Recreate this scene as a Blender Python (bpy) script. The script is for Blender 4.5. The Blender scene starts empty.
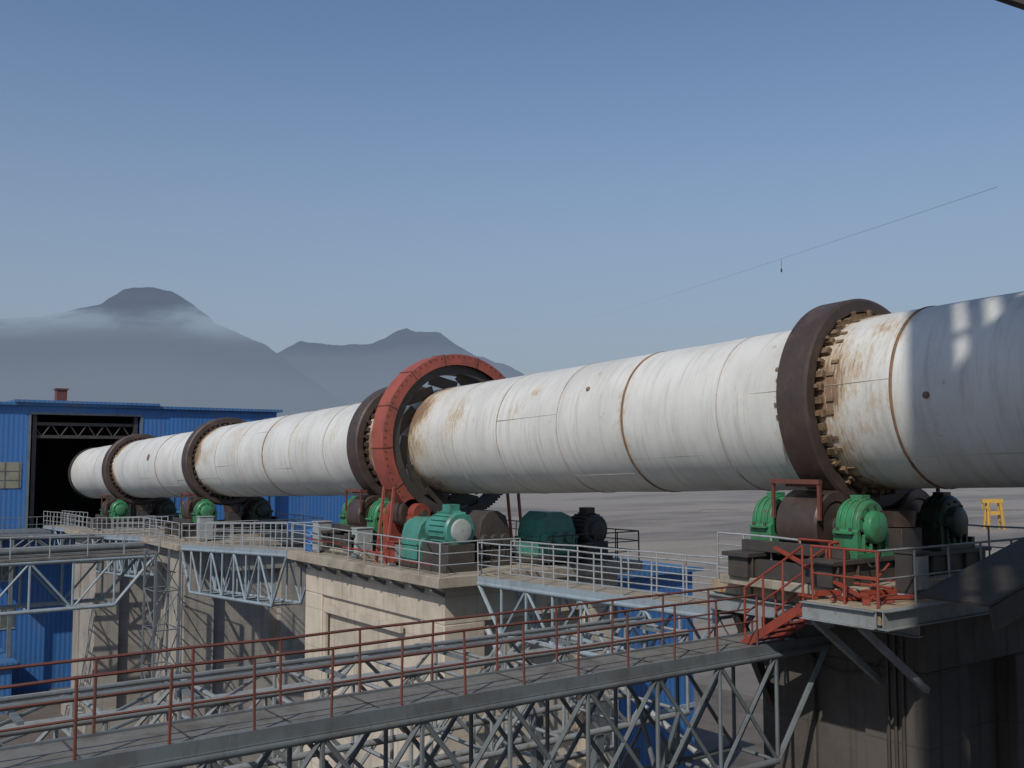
import bpy, math, random
from mathutils import Vector, Matrix, noise
random.seed(4)
scene = bpy.context.scene
scene.view_settings.view_transform = 'Standard'
scene.view_settings.look = 'None'
scene.view_settings.exposure = 0
R = math.radians

# ------------------------------------------------------------------ mesh builder
class MB:
    def __init__(s): s.v=[]; s.f=[]
    def add(s, vs, fs):
        o=len(s.v); s.v += [tuple(v) for v in vs]; s.f += [tuple(i+o for i in f) for f in fs]
    def box(s,x0,x1,y0,y1,z0,z1):
        s.add([(x0,y0,z0),(x1,y0,z0),(x1,y1,z0),(x0,y1,z0),(x0,y0,z1),(x1,y0,z1),(x1,y1,z1),(x0,y1,z1)],
              [(0,3,2,1),(4,5,6,7),(0,1,5,4),(1,2,6,5),(2,3,7,6),(3,0,4,7)]); return s
    def prism(s, poly, y0, y1):   # poly in XZ, extruded along Y
        n=len(poly)
        s.add([(p[0],y0,p[1]) for p in poly]+[(p[0],y1,p[1]) for p in poly],
              [tuple(range(n)), tuple(range(2*n-1,n-1,-1))]+[(i,i+n,(i+1)%n+n,(i+1)%n) for i in range(n)]); return s
    def beam(s,p0,p1,w,h,up=(0,0,1)):
        p0=Vector(p0);p1=Vector(p1);d=(p1-p0).normalized();up=Vector(up)
        if abs(d.dot(up))>.98: up=Vector((0,1,0))
        a=d.cross(up).normalized(); b=a.cross(d).normalized()
        vs=[]
        for p in (p0,p1):
            for (i,j) in ((-1,-1),(1,-1),(1,1),(-1,1)): vs.append(p+a*(w/2*i)+b*(h/2*j))
        s.add(vs,[(0,1,2,3),(7,6,5,4),(0,4,5,1),(1,5,6,2),(2,6,7,3),(3,7,4,0)]); return s
    def ibeam(s,p0,p1,w,h,t=.02):
        p0=Vector(p0);p1=Vector(p1);z=Vector((0,0,1))
        s.beam(p0+z*(h/2-t/2),p1+z*(h/2-t/2),w,t); s.beam(p0-z*(h/2-t/2),p1-z*(h/2-t/2),w,t)
        s.beam(p0,p1,t,h-2*t-.002); return s
    def tube(s,p0,p1,r,n=8,r2=None):
        p0=Vector(p0);p1=Vector(p1);d=(p1-p0).normalized();up=Vector((0,0,1))
        if abs(d.dot(up))>.98: up=Vector((0,1,0))
        a=d.cross(up).normalized(); b=a.cross(d).normalized(); r2=r if r2 is None else r2
        vs=[p0+(a*math.cos(t)+b*math.sin(t))*r for t in [2*math.pi*i/n for i in range(n)]]
        vs+=[p1+(a*math.cos(t)+b*math.sin(t))*r2 for t in [2*math.pi*i/n for i in range(n)]]
        s.add(vs,[(i,i+n,(i+1)%n+n,(i+1)%n) for i in range(n)]+[tuple(range(n)),tuple(range(2*n-1,n-1,-1))]); return s
    def lathe(s,prof,o=(0,0,0),ax=(0,1,0),n=64,closed=False,a0=0,a1=2*math.pi,rmod=None):
        o=Vector(o);ax=Vector(ax).normalized();up=Vector((0,0,1))
        if abs(ax.dot(up))>.98: up=Vector((0,1,0))
        a=ax.cross(up).normalized(); b=a.cross(ax).normalized()
        full=abs(a1-a0-2*math.pi)<1e-6; m=n if full else n+1
        vs=[]
        for (t,r) in prof:
            for i in range(m):
                th=a0+(a1-a0)*i/n; rr=r+(rmod(t,th) if rmod else 0)
                vs.append(o+ax*t+(a*math.sin(th)+b*math.cos(th))*rr)
        fs=[];k=len(prof)
        for j in range(k if closed else k-1):
            j2=(j+1)%k
            for i in range(n):
                i2=(i+1)%m
                fs.append((j*m+i,j*m+i2,j2*m+i2,j2*m+i))
        s.add(vs,fs); return s
    def obj(s,name,mat,parent=None,bevel=0,ang=50,loc=None):
        me=bpy.data.meshes.new(name); me.from_pydata(s.v,[],s.f); me.validate(); me.update()
        me.shade_smooth(); me.set_sharp_from_angle(angle=R(ang))
        ob=bpy.data.objects.new(name,me); scene.collection.objects.link(ob)
        if mat: me.materials.append(mat)
        if parent: ob.parent=parent
        if bevel:
            m=ob.modifiers.new('b','BEVEL'); m.width=bevel; m.segments=2; m.limit_method='ANGLE'; m.angle_limit=R(40)
        if loc: ob.location=loc
        return ob
def empty(name,parent=None):
    e=bpy.data.objects.new(name,None); scene.collection.objects.link(e); e.parent=parent; return e

# ------------------------------------------------------------------ materials
def newmat(name):
    m=bpy.data.materials.new(name); m.use_nodes=True; nt=m.node_tree
    return m,nt,nt.nodes,nt.links,nt.nodes['Principled BSDF']
def N(nt,t,**kw):
    n=nt.nodes.new(t)
    for k,v in kw.items():
        if k in n.inputs: n.inputs[k].default_value=v
        else: setattr(n,k,v)
    return n
def rampn(nt,src,p0,p1):
    r=nt.nodes.new('ShaderNodeMapRange'); r.interpolation_type='SMOOTHSTEP'
    r.inputs['From Min'].default_value=p0; r.inputs['From Max'].default_value=p1
    nt.links.new(src,r.inputs['Value']); return r.outputs['Result']
def mixc(nt,fac,a,b):
    m=nt.nodes.new('ShaderNodeMix'); m.data_type='RGBA'
    if isinstance(fac,(int,float)): m.inputs[0].default_value=fac
    else: nt.links.new(fac,m.inputs[0])
    for s,v in ((6,a),(7,b)):
        if isinstance(v,tuple): m.inputs[s].default_value=(*v,1)
        else: nt.links.new(v,m.inputs[s])
    return m.outputs[2]
def math2(nt,op,a,b=None):
    m=nt.nodes.new('ShaderNodeMath'); m.operation=op
    for i,v in enumerate((a,b)):
        if v is None: continue
        if isinstance(v,(int,float)): m.inputs[i].default_value=v
        else: nt.links.new(v,m.inputs[i])
    return m.outputs[0]
def noisen(nt,scale=(1,1,1),sc=1,detail=5,rough=.6,vec=None):
    tc=nt.nodes.new('ShaderNodeTexCoord'); mp=nt.nodes.new('ShaderNodeMapping')
    nt.links.new(vec if vec else tc.outputs['Object'],mp.inputs['Vector'])
    mp.inputs['Scale'].default_value=scale
    n=N(nt,'ShaderNodeTexNoise'); n.inputs['Scale'].default_value=sc
    n.inputs['Detail'].default_value=detail; n.inputs['Roughness'].default_value=rough
    nt.links.new(mp.outputs[0],n.inputs['Vector']); return n.outputs['Fac']
def bumpn(nt,h,st=.3,dist=.02):
    b=nt.nodes.new('ShaderNodeBump'); b.inputs['Strength'].default_value=st; b.inputs['Distance'].default_value=dist
    nt.links.new(h,b.inputs['Height']); return b.outputs[0]

def paint(name,col,dirt=(.09,.07,.055),amt=.5,rough=.55,metal=0,rust=None,rlo=.58,rhi=.68,sc=1.5):
    m,nt,ns,lk,bs=newmat(name)
    a=noisen(nt,(1,1,1),sc,5,.65); b=noisen(nt,(4,4,1),2.2,4,.6)
    f=math2(nt,'MULTIPLY',rampn(nt,a,.42,.72),amt)
    c=mixc(nt,f,col,dirt)
    c=mixc(nt,math2(nt,'MULTIPLY',rampn(nt,b,.5,.75),amt*.7),c,tuple(x*.45 for x in col))
    if rust: c=mixc(nt,rampn(nt,noisen(nt,(1,1,.7),sc*2.3,6,.7),rlo,rhi),c,rust)
    lk.new(c,bs.inputs['Base Color']); bs.inputs['Roughness'].default_value=rough; bs.inputs['Metallic'].default_value=metal
    return m

def concrete(name,base,dark):
    m,nt,ns,lk,bs=newmat(name)
    a=noisen(nt,(1,1,1),.5,6,.65); st=noisen(nt,(2.2,2.2,.12),1.3,6,.65); fine=noisen(nt,(1,1,1),9,6,.7)
    c=mixc(nt,rampn(nt,a,.35,.7),base,tuple((x+y)/2 for x,y in zip(base,dark)))
    c=mixc(nt,math2(nt,'MULTIPLY',rampn(nt,st,.5,.74),.75),c,dark)
    c=mixc(nt,math2(nt,'MULTIPLY',rampn(nt,fine,.55,.75),.35),c,tuple(x*1.25 for x in base))
    tc=nt.nodes.new('ShaderNodeTexCoord'); sx=nt.nodes.new('ShaderNodeSeparateXYZ'); lk.new(tc.outputs['Object'],sx.inputs[0])
    fr=math2(nt,'FRACT',math2(nt,'DIVIDE',math2(nt,'ADD',sx.outputs['Z'],math2(nt,'MULTIPLY',a,.06)),1.5))
    ln=math2(nt,'LESS_THAN',fr,.025)
    fr2=math2(nt,'FRACT',math2(nt,'DIVIDE',math2(nt,'ADD',sx.outputs['Y'],sx.outputs['X']),2.44))
    ln2=math2(nt,'LESS_THAN',fr2,.01)
    l=math2(nt,'MAXIMUM',ln,ln2)
    c=mixc(nt,math2(nt,'MULTIPLY',l,.4),c,dark)
    lk.new(c,bs.inputs['Base Color']); bs.inputs['Roughness'].default_value=.9
    lk.new(bumpn(nt,fine,.4,.02),bs.inputs['Normal'])
    return m

M_conc=concrete('pier_concrete',(.56,.50,.41),(.22,.19,.155))
M_conc2=concrete('pier_concrete_grey',(.36,.335,.295),(.15,.14,.115))
M_concshade=concrete('pier_concrete_shaded',(.105,.096,.085),(.03,.026,.023))  # darker copy for the near pier, its shade put into the colour
M_slab=paint('dusty_slab',(.36,.32,.26),(.16,.13,.1),.7,.9)
M_grate=paint('walkway_plate',(.17,.17,.16),(.085,.07,.055),.8,.8)
M_slabr=paint('dusty_slab_rusty',(.36,.29,.20),(.15,.09,.055),.8,.9,rust=(.28,.12,.05))
M_galv=paint('galvanised_paint',(.33,.36,.375),(.2,.18,.16),.6,.5,rust=(.22,.11,.06),rlo=.6,rhi=.70)
M_gal2=paint('weathered_grey_steel',(.25,.275,.285),(.14,.125,.11),.6,.6,rust=(.18,.10,.06),rlo=.58,rhi=.70)
M_grey=paint('grey_steel',(.15,.175,.19),(.08,.07,.065),.5,.5,rust=(.15,.08,.05),rlo=.62,rhi=.74)
M_lblue=paint('pale_blue_steel',(.27,.34,.39),(.16,.16,.16),.5,.5,rust=(.2,.13,.09),rlo=.64,rhi=.74)
M_rail=paint('rusty_red_rail',(.15,.05,.038),(.09,.055,.042),.5,.6)
M_red=paint('red_oxide',(.28,.05,.03),(.13,.05,.035),.65,.6,sc=3)
M_gear=paint('gear_red_oxide',(.34,.085,.06),(.16,.06,.045),.6,.6)
M_green=paint('machine_green',(.045,.24,.11),(.07,.09,.06),.65,.42,rust=(.13,.09,.05),rlo=.58,rhi=.68,sc=2.5)
M_greenshade=paint('machine_green_shaded',(.014,.04,.026),(.03,.03,.022),.7,.45,rust=(.04,.03,.022),rlo=.5,rhi=.62,sc=2.5)  # far-side housings: shade under the kiln painted as a darker green
M_teal=paint('machine_teal',(.06,.26,.21),(.08,.09,.08),.6,.4,rust=(.12,.1,.07),rlo=.60,rhi=.70,sc=2)
M_motor=paint('motor_grey',(.36,.41,.40),(.2,.2,.18),.4,.5)
M_dark=paint('dark_machine',(.05,.046,.043),(.11,.085,.065),.5,.6)
M_tire=paint('tire_steel',(.07,.052,.047),(.13,.09,.07),.7,.55,metal=.2)
M_rub=paint('rolled_steel',(.10,.075,.065),(.2,.13,.1),.5,.4,metal=.5)
M_pad=paint('pad_rust',(.22,.15,.09),(.07,.045,.03),1.0,.8,sc=5)
M_cable=paint('cable_grey',(.16,.17,.19),(.2,.2,.2),.3,.8)
M_yellow=paint('yellow_paint',(.55,.34,.06),(.3,.2,.08),.4,.5)
M_canopy=paint('dark_sheet',(.04,.037,.035),(.08,.07,.06),.7,.6)

def cladding(name,col,axis='X',per=.35,amt=.4):
    m,nt,ns,lk,bs=newmat(name)
    tc=nt.nodes.new('ShaderNodeTexCoord'); sx=nt.nodes.new('ShaderNodeSeparateXYZ'); lk.new(tc.outputs['Object'],sx.inputs[0])
    co=math2(nt,'ADD',sx.outputs['X'],sx.outputs['Y'])
    w=math2(nt,'SINE',math2(nt,'MULTIPLY',co,2*math.pi/per))
    pf=math2(nt,'FLOOR',math2(nt,'DIVIDE',co,1.05))
    wn=nt.nodes.new('ShaderNodeTexWhiteNoise'); wn.noise_dimensions='1D'; lk.new(pf,wn.inputs['W'])
    a=noisen(nt,(1,1,.25),.8,5,.65)
    c=mixc(nt,math2(nt,'MULTIPLY',wn.outputs['Value'],.35),col,tuple(x*.6 for x in col))
    c=mixc(nt,math2(nt,'MULTIPLY',rampn(nt,a,.45,.75),amt),c,(.15,.17,.2))
    lk.new(c,bs.inputs['Base Color']); bs.inputs['Roughness'].default_value=.5
    lk.new(bumpn(nt,w,.3,.03),bs.inputs['Normal'])
    return m
M_blue=cladding('blue_cladding',(.045,.165,.43))
M_blueroof=cladding('blue_roof',(.05,.16,.36))
M_glass=paint('dusty_window',(.10,.12,.12),(.25,.22,.17),.6,.35)
M_louvre=paint('louvre_beige',(.26,.25,.19),(.12,.12,.1),.4,.7)
M_black=paint('interior_dark',(.025,.025,.028),(.05,.05,.05),.3,.9)

# kiln shell
def kiln_mat():
    m,nt,ns,lk,bs=newmat('kiln_shell_paint')
    tc=nt.nodes.new('ShaderNodeTexCoord'); sx=nt.nodes.new('ShaderNodeSeparateXYZ'); lk.new(tc.outputs['Object'],sx.inputs[0])
    ang=math2(nt,'MULTIPLY',math2(nt,'ARCTAN2',sx.outputs['X'],sx.outputs['Z']),2.0)
    cb=nt.nodes.new('ShaderNodeCombineXYZ'); lk.new(ang,cb.inputs[0]); lk.new(sx.outputs['Y'],cb.inputs[1])
    cyl=cb.outputs[0]
    at=nt.nodes.new('ShaderNodeAttribute'); at.attribute_name='rust'; rust=at.outputs['Fac']
    big=noisen(nt,(1,1,1),.45,6,.6); streak=noisen(nt,(.45,5,1),1.0,7,.7,vec=cyl); fine=noisen(nt,(1.6,3.5,1),2.2,8,.72,vec=cyl)
    spot=noisen(nt,(1,1,1),3.1,8,.75); drip=noisen(nt,(.9,7,1),1.9,8,.75,vec=cyl)
    c=mixc(nt,rampn(nt,big,.35,.7),(.69,.70,.675),(.57,.575,.55))
    c=mixc(nt,math2(nt,'MULTIPLY',rampn(nt,streak,.46,.72),.55),c,(.40,.38,.335))
    g=math2(nt,'MULTIPLY',rampn(nt,spot,.60,.70),.75)
    c=mixc(nt,math2(nt,'MULTIPLY',g,rampn(nt,big,.46,.62)),c,(.29,.18,.11))
    c=mixc(nt,math2(nt,'MULTIPLY',rampn(nt,drip,.65,.76),.6),c,(.22,.17,.125))
    k=math2(nt,'ADD',math2(nt,'MULTIPLY',rust,.50),fine)
    c=mixc(nt,math2(nt,'MULTIPLY',rampn(nt,k,.64,.90),.8),c,(.50,.39,.24))
    k2=math2(nt,'ADD',math2(nt,'MULTIPLY',rust,.42),drip)
    c=mixc(nt,math2(nt,'MULTIPLY',rampn(nt,k2,.76,.90),.85),c,(.19,.10,.06))
    lk.new(c,bs.inputs['Base Color'])
    bs.inputs['Roughness'].default_value=.55
    lk.new(bumpn(nt,math2(nt,'ADD',big,math2(nt,'MULTIPLY',fine,.12)),.35,.06),bs.inputs['Normal'])
    return m
M_kiln=kiln_mat()
M_seam=paint('weld_seam_rust',(.24,.15,.095),(.11,.065,.045),.8,.8,sc=3)
M_seamf=paint('weld_seam_faint',(.42,.40,.35),(.24,.18,.135),.8,.8)

# ------------------------------------------------------------------ kiln
KX=20.6; SL=.036
def za(y): return 19.75-SL*y
kiln=empty('rotary_kiln'); kiln.location=(KX,0,19.75); kiln.rotation_euler=(-math.atan(SL),0,0)
RS=2.0; KEND=84.2
tires=[14.3,35.5,55.6,72.6]; gearY=31.9
seams=[(4.0,1),(8.2,1),(12.1,2),(16.9,1),(20.35,2),(23.2,1),(26.3,1),(28.9,1),(39.0,1),(42.5,1),(45.6,2),(48.8,1),(52,1),(59,1),(62.4,2),(66,1),(69.5,1),(77,1),(80.3,1)]
mb=MB(); n=112; ys=[]; y=-.8
while y<KEND: ys.append(y); y+=.14 if y<46 else .3
def rm(t,th): 
    return .014*noise.noise(Vector((t*.5,math.sin(th)*1.3,math.cos(th)*1.3)))+.004*math.sin(th*2+t)
mb.lathe([(t,RS) for t in ys],n=n,rmod=rm)
shell=mb.obj('shell',M_kiln,kiln,ang=80)
att=shell.data.attributes.new('rust','FLOAT','POINT')
patches=[(25.6,-1.2,.7,.45),(27.6,-.9,1.6,.35),(29.3,-1.3,1.6,.5),(24.6,-1.0,.35,.5),(21.8,-.7,.5,.3),(16.2,-1.6,1.2,.25),(50,-1.0,2.4,.45),(53.2,-1.3,1.8,.6),(41.0,-.8,2.4,.35),(38.5,-1.3,1.2,.5),(60,-1.0,2.2,.4),(68,-1,2.6,.35),(33.6,-1.2,1.2,.8),(13.0,-1.2,1.2,.8),(12.7,-.7,.8,.6),(12.9,-1.9,1.1,.6)]
vals=[]
for v in shell.data.vertices:
    yy=v.co.y; r=0; th=math.atan2(v.co.x,v.co.z)
    for T in tires:
        d=T-yy
        if d>0: r=max(r,1.0*max(0,1-max(0,d-.8)/1.1),.45*max(0,1-d/3.0))
        else: r=max(r,.8*max(0,1-(-d)/1.4))
    d=gearY-yy
    r=max(r,.95*max(0,1-abs(d)/2.6)) if d>0 else max(r,.8*max(0,1-abs(d)/3))
    for s,k in seams: r=max(r,(.55 if k==2 else .28)*max(0,1-abs(yy-s)/(.5 if k==2 else .3)))
    nz=noise.noise(v.co*1.1)
    for (py,pt,ps,pk) in patches:
        q=math.hypot(yy-py,(th-pt)*2)*(1+.8*nz)
        if q<ps*1.3: r=max(r,pk*1.2*(1-q/(ps*1.3)))
    r*=.85+.8*noise.noise(v.co*.9)
    vals.append(max(0,min(1,r)))
att.data.foreach_set('value',vals)
mb=MB();mf=MB()
for s,k in seams:
    w=.042 if k==2 else .014; (mb if k==2 else mf).lathe([(s-w,RS+.002),(s-w*.6,RS+.02),(s+w*.6,RS+.02),(s+w,RS+.002)],n=96)
mb.obj('weld_seams_rusty',M_seam,kiln,ang=80); mf.obj('weld_seams',M_seamf,kiln,ang=80)
MB().lathe([(KEND-.1,RS+.06),(KEND+.5,RS+.08),(KEND+.6,1.2),(KEND+.6,.01)],n=64).obj('discharge_end',M_dark,kiln)
mb=MB()
for i,(s,k) in enumerate(seams[:-1]):
    a=random.uniform(-2.6,.4); e=seams[i+1][0]
    p=lambda t:(math.sin(a)*(RS-.004),t,math.cos(a)*(RS-.004))
    mb.tube(p(s),p(e),.012,5)
mb.obj('longitudinal_welds',M_seamf,kiln)
mb=MB()
for yy,a,rr in ((11.3,-1.62,.07),(22.0,-1.05,.07),(64,-1.3,.2)):
    d=Vector((math.sin(a),0,math.cos(a)))
    o=d*(RS-.02)+Vector((0,yy,0)); mb.lathe([(0,rr),(.06,rr),(.075,rr*.8),(.075,.001)],o=o,ax=d,n=20)
mb.obj('inspection_ports',M_seam,kiln)
for ti,T in enumerate(tires):
    w=.42
    MB().lathe([(T-w,2.16),(T-w,2.42),(T-w+.05,2.48),(T+w-.05,2.48),(T+w,2.42),(T+w,2.16)],n=128,closed=True).obj('riding_tire',M_tire,kiln,ang=25)
    mb=MB(); mb2=MB()
    for i in range(44):
        th=2*math.pi*i/44; d=Vector((math.sin(th),0,math.cos(th))); j=random.uniform(-.07,.05)
        mb.beam(d*2.055+Vector((0,T-w-.12+j,0)),d*2.055+Vector((0,T+w+.12+j,0)),.15,.11,up=d)
        for s in (-1,1):
            c=Vector((0,T+s*(w+.05),0))
            if i%2==0: mb2.beam(c+d*2.1,c+d*2.20,.08,.08,up=(0,1,0))
            if (ti==0 and i%3!=1) or (ti>0 and s>0):
                c2=Vector((0,T+s*(w+.30+j),0)); mb2.beam(c2+d*1.99,c2+d*2.035,.08,.18,up=(0,1,0))
    mb.obj('filler_pads',M_pad if ti==0 else M_tire,kiln); mb2.obj('retaining_blocks',M_pad if ti==0 else M_tire,kiln)
    MB().lathe([(T-.3,RS+.004),(T-.3,2.155),(T+.3,2.155),(T+.3,RS+.004)],n=64).obj('tire_inner_band',M_dark,kiln)
# girth gear
g=gearY; gi,go=2.52,2.84
nt_=120
mb=MB(); vs=[];m=nt_*4
for t in (g-.3,g+.3):
    for i in range(m):
        th=2*math.pi*i/m; r=go-.02+(.07 if i%4 in(1,2) else 0); vs.append((math.sin(th)*r,t,math.cos(th)*r))
for t in (g-.3,g+.3):
    for i in range(m):
        th=2*math.pi*i/m; vs.append((math.sin(th)*gi,t,math.cos(th)*gi))
fs=[]
for i in range(m):
    j=(i+1)%m
    fs+=[(i,j,m+j,m+i),(2*m+i,3*m+i,3*m+j,2*m+j),(i,2*m+i,2*m+j,j),(m+i,m+j,3*m+j,3*m+i)]
mb.add(vs,fs); mb.obj('girth_gear',M_dark,kiln,ang=20)
mb=MB()
for i in range(12):
    th=2*math.pi*i/12+.1
    p0=Vector((math.sin(th)*2.53,g,math.cos(th)*2.53)); th2=th+.50
    p1=Vector((math.sin(th2)*2.05,g,math.cos(th2)*2.05))
    d=(p0+p1).normalized()
    mb.beam(p0,p1,.42,.04,up=d)
    mb.beam(Vector((math.sin(th2)*2.03,g-.4,math.cos(th2)*2.03)),Vector((math.sin(th2)*2.03,g+.4,math.cos(th2)*2.03)),.35,.08,up=d)
mb.obj('spring_plates',M_dark,kiln)

# gear guard (fixed sheet cover over the gear)
gg=empty('gear_guard')
o=(KX,0,za(gearY))
mb=MB()
A0,A1=R(-150),R(125)
pr=[(g-.42,2.86),(g-.42,3.26),(g+.42,3.26),(g+.42,2.86),(g+.40,2.86),(g+.40,3.24),(g-.40,3.24),(g-.40,2.86)]
mb.lathe(pr,o=o,n=84,closed=True,a0=A0,a1=A1)
mb.obj('guard_sheet',M_gear,gg,ang=25)
mb=MB(); bl=MB()
ax=Vector((0,1,0)); up=Vector((0,0,1)); ua=ax.cross(up).normalized(); ub=ua.cross(ax).normalized(); O=Vector(o)
for i in range(11):
    th=A0+(A1-A0)*i/10; d=ua*math.sin(th)+ub*math.cos(th)
    mb.beam(O+d*2.87+Vector((0,g-.43,0)),O+d*3.27+Vector((0,g-.43,0)),.035,.02,up=(0,1,0))
    mb.beam(O+d*3.27+Vector((0,g-.42,0)),O+d*3.27+Vector((0,g+.42,0)),.035,.025,up=d)
for i in range(60):
    th=A0+(A1-A0)*(i+.5)/60; d=ua*math.sin(th)+ub*math.cos(th); c=O+d*3.18+Vector((0,g-.42,0)); bl.tube(c,c-Vector((0,.03,0)),.022,6)
mb.obj('guard_flanges',M_rail,gg); bl.obj('guard_bolts',M_dark,gg)
mb=MB()
for s in (-1,1):
    for yy in (g-.36,g+.36): mb.beam((KX+s*3.05,yy,14.2),(KX+s*2.72,yy,17.2),.09,.09)
mb.obj('guard_legs',M_gear,gg)

# ------------------------------------------------------------------ structures helpers
def railing(name,pts,mat,h=1.08,sp=1.5,r=.025,mids=(.5,),toe=False,parent=None):
    mb=MB()
    for p,q in zip(pts[:-1],pts[1:]):
        p=Vector(p);q=Vector(q);L=(q-p).length;k=max(1,round(L/sp));z=Vector((0,0,1))
        P=[]
        for i in range(k+1):
            c=p.lerp(q,i/k); lean=Vector((random.uniform(-.025,.025),random.uniform(-.025,.025),random.uniform(-.015,.015)))
            mb.tube(c,c+z*h+lean,r,6); P.append((c,c+z*h+lean))
        for a,b in zip(P[:-1],P[1:]):
            mb.tube(a[1],b[1],r*1.05,6)
            for m_ in mids: mb.tube(a[0].lerp(a[1],m_),b[0].lerp(b[1],m_),r*.8,6)
        if toe: mb.beam(p+z*.06,q+z*.06,.01,.12)
    return mb.obj(name,mat,parent)
def truss(name,p0,p1,wv,h,n,mat,r=.06,style='X',slant=False,parent=None,chord=1.4):
    p0=Vector(p0);p1=Vector(p1);wv=Vector(wv);z=Vector((0,0,1)); mb=MB()
    top=[p0.lerp(p1,i/n) for i in range(n+1)]
    for off in (Vector((0,0,0)),wv):
        T=[t+off for t in top]; B=[t-z*h for t in T]
        lo=1 if slant else 0; hi=n-1 if slant else n
        mb.tube(T[0],T[n],r*chord,8); mb.tube(B[lo],B[hi],r*chord,8)
        for i in range(n+1):
            if lo<=i<=hi: mb.tube(T[i],B[i],r*.8,6)
        for i in range(n):
            if slant and i==0: mb.tube(T[0],B[1],r*1.2,6);continue
            if slant and i==n-1: mb.tube(T[n],B[n-1],r*1.2,6);continue
            if style=='X' or i%2==0: mb.tube(T[i],B[i+1],r*.8,6)
            if style=='X' or i%2==1: mb.tube(B[i],T[i+1],r*.8,6)
    for i in range(n+1):
        mb.tube(top[i],top[i]+wv,r*.8,6)
        if not slant or 0<i<n: mb.tube(top[i]-z*h,top[i]+wv-z*h,r*.8,6)
        if i<n: mb.tube(top[i],top[i+1]+wv,r*.6,6)
    return mb.obj(name,mat,parent)

# ------------------------------------------------------------------ piers
def pier(x0,x1,y0,y1,zt,mat):
    e=empty('kiln_pier')
    mb=MB()
    mb.box(x0,x1,y0,y1,zt-1.25,zt)
    t=.45
    mb.box(x0+.12,x1-.12,y0+t,y1-t,0,zt-1.252)
    for (a,b) in ((x0,x0+1.6),(x1-1.6,x1)):
        for (c,d) in ((y0,y0+1.5),(y1-1.5,y1)):
            mb.box(a,b,c,d,0,zt-1.254)
    mb.box(x0-.5,x1+.5,y0-.5,y1+.5,0,.9)
    mb.obj('pier_body',mat,e,bevel=.03)
    return e
p1=pier(19.3,24.5,11.9,16.2,14.78,M_concshade)
p2=pier(17.5,25.0,27.6,38.1,13.84,M_conc)
p3=pier(17.3,24.2,52.4,57.7,13.14,M_conc2)
p4=pier(17.3,24.2,70.4,76.2,12.54,M_conc2)
mb=MB(); mb.box(17.38,17.497,30.2,36.2,12.0,12.25); mb.box(17.40,17.497,36.0,36.25,9.0,11.998); mb.obj('ledge',M_conc,p2)

def platform(x0,x1,y0,y1,zt,mat,parent,t=.3):
    mb=MB(); mb.box(x0,x1,y0,y1,zt-t,zt); mb.obj('deck_slab',mat,parent,bevel=.015)
D1,D2,D3,D4=15.1,14.2,13.5,12.9
e1=empty('kiln_platform'); e2=empty('kiln_platform'); e3=empty('kiln_platform'); e4=empty('kiln_platform')
platform(17.0,26.0,11.4,13.1,D1,M_slabr,e1); platform(18.15,26.0,13.103,16.7,D1,M_slabr,e1)
platform(16.9,25.7,27.0,38.6,D2,M_slab,e2,.34)
platform(16.7,24.9,51.8,58.3,D3,M_slab,e3)
platform(16.7,24.9,69.8,76.8,D4,M_slab,e4)
mb=MB()
mb.ibeam((16.9,11.28,14.92),(26.2,11.28,14.92),.22,.36); mb.ibeam((16.88,11.4,14.92),(16.88,13.1,14.92),.2,.34)
mb.ibeam((18.03,13.2,14.6),(18.03,16.7,14.6),.2,.34)
for yy in (11.9,13.0):
    mb.beam((17.1,yy,14.7),(19.3,yy,13.2),.12,.12)
for xx in (18.3,22,25.7): mb.ibeam((xx,11.4,14.62),(xx,16.7,14.62),.2,.34)
mb.obj('edge_beams',M_gal2,e1)
mb=MB()
for yy in [27.6+i*1.3 for i in range(9)]: mb.beam((17.0,yy,13.78),(17.498,yy,13.55),.1,.12)
mb.obj('deck_brackets',M_grey,e2)
railing('railing_outer',[(17.1,38.6,D2),(17.0,27.1,D2),(20.2,27.1,D2)],M_galv,parent=e2,sp=1.3,mids=(.35,.68))
railing('railing_far',[(21.4,27.1,D2),(25.6,27.1,D2),(25.6,38.5,D2)],M_dark,parent=e2,sp=1.2,mids=(.35,.68))
railing('railing_outer',[(16.8,58.2,D3),(16.8,51.9,D3)],M_galv,parent=e3,sp=1.2,mids=(.35,.68))
railing('railing_outer',[(24.8,58.2,D3),(24.8,51.9,D3),(18.2,51.9,D3)],M_galv,parent=e3,sp=1.2,mids=(.35,.68))
railing('railing_outer',[(16.8,76.7,D4),(16.8,69.9,D4)],M_galv,parent=e4,sp=1.2,mids=(.35,.68))
railing('railing_outer',[(18.2,69.9,D4),(24.8,69.9,D4),(24.8,76.7,D4)],M_galv,parent=e4,sp=1.2,mids=(.35,.68))
railing('railing_red',[(17.95,13.2,D1),(18.25,13.2,D1),(18.25,14.2,D1)],M_red,parent=e1,sp=.9,mids=(.35,.68),r=.026)
railing('railing_red_end',[(17.1,13.0,D1),(17.08,11.5,D1)],M_red,parent=e1,sp=.8,mids=(.5,),r=.026)
railing('railing_outer',[(18.25,14.2,D1),(18.25,16.6,D1)],M_galv,parent=e1,sp=.8,mids=(.25,.5,.75))
railing('railing_end',[(17.1,11.5,D1),(25.9,11.5,D1),(25.9,16.6,D1)],M_gal2,parent=e1,sp=1.2,mids=(.5,))

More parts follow.
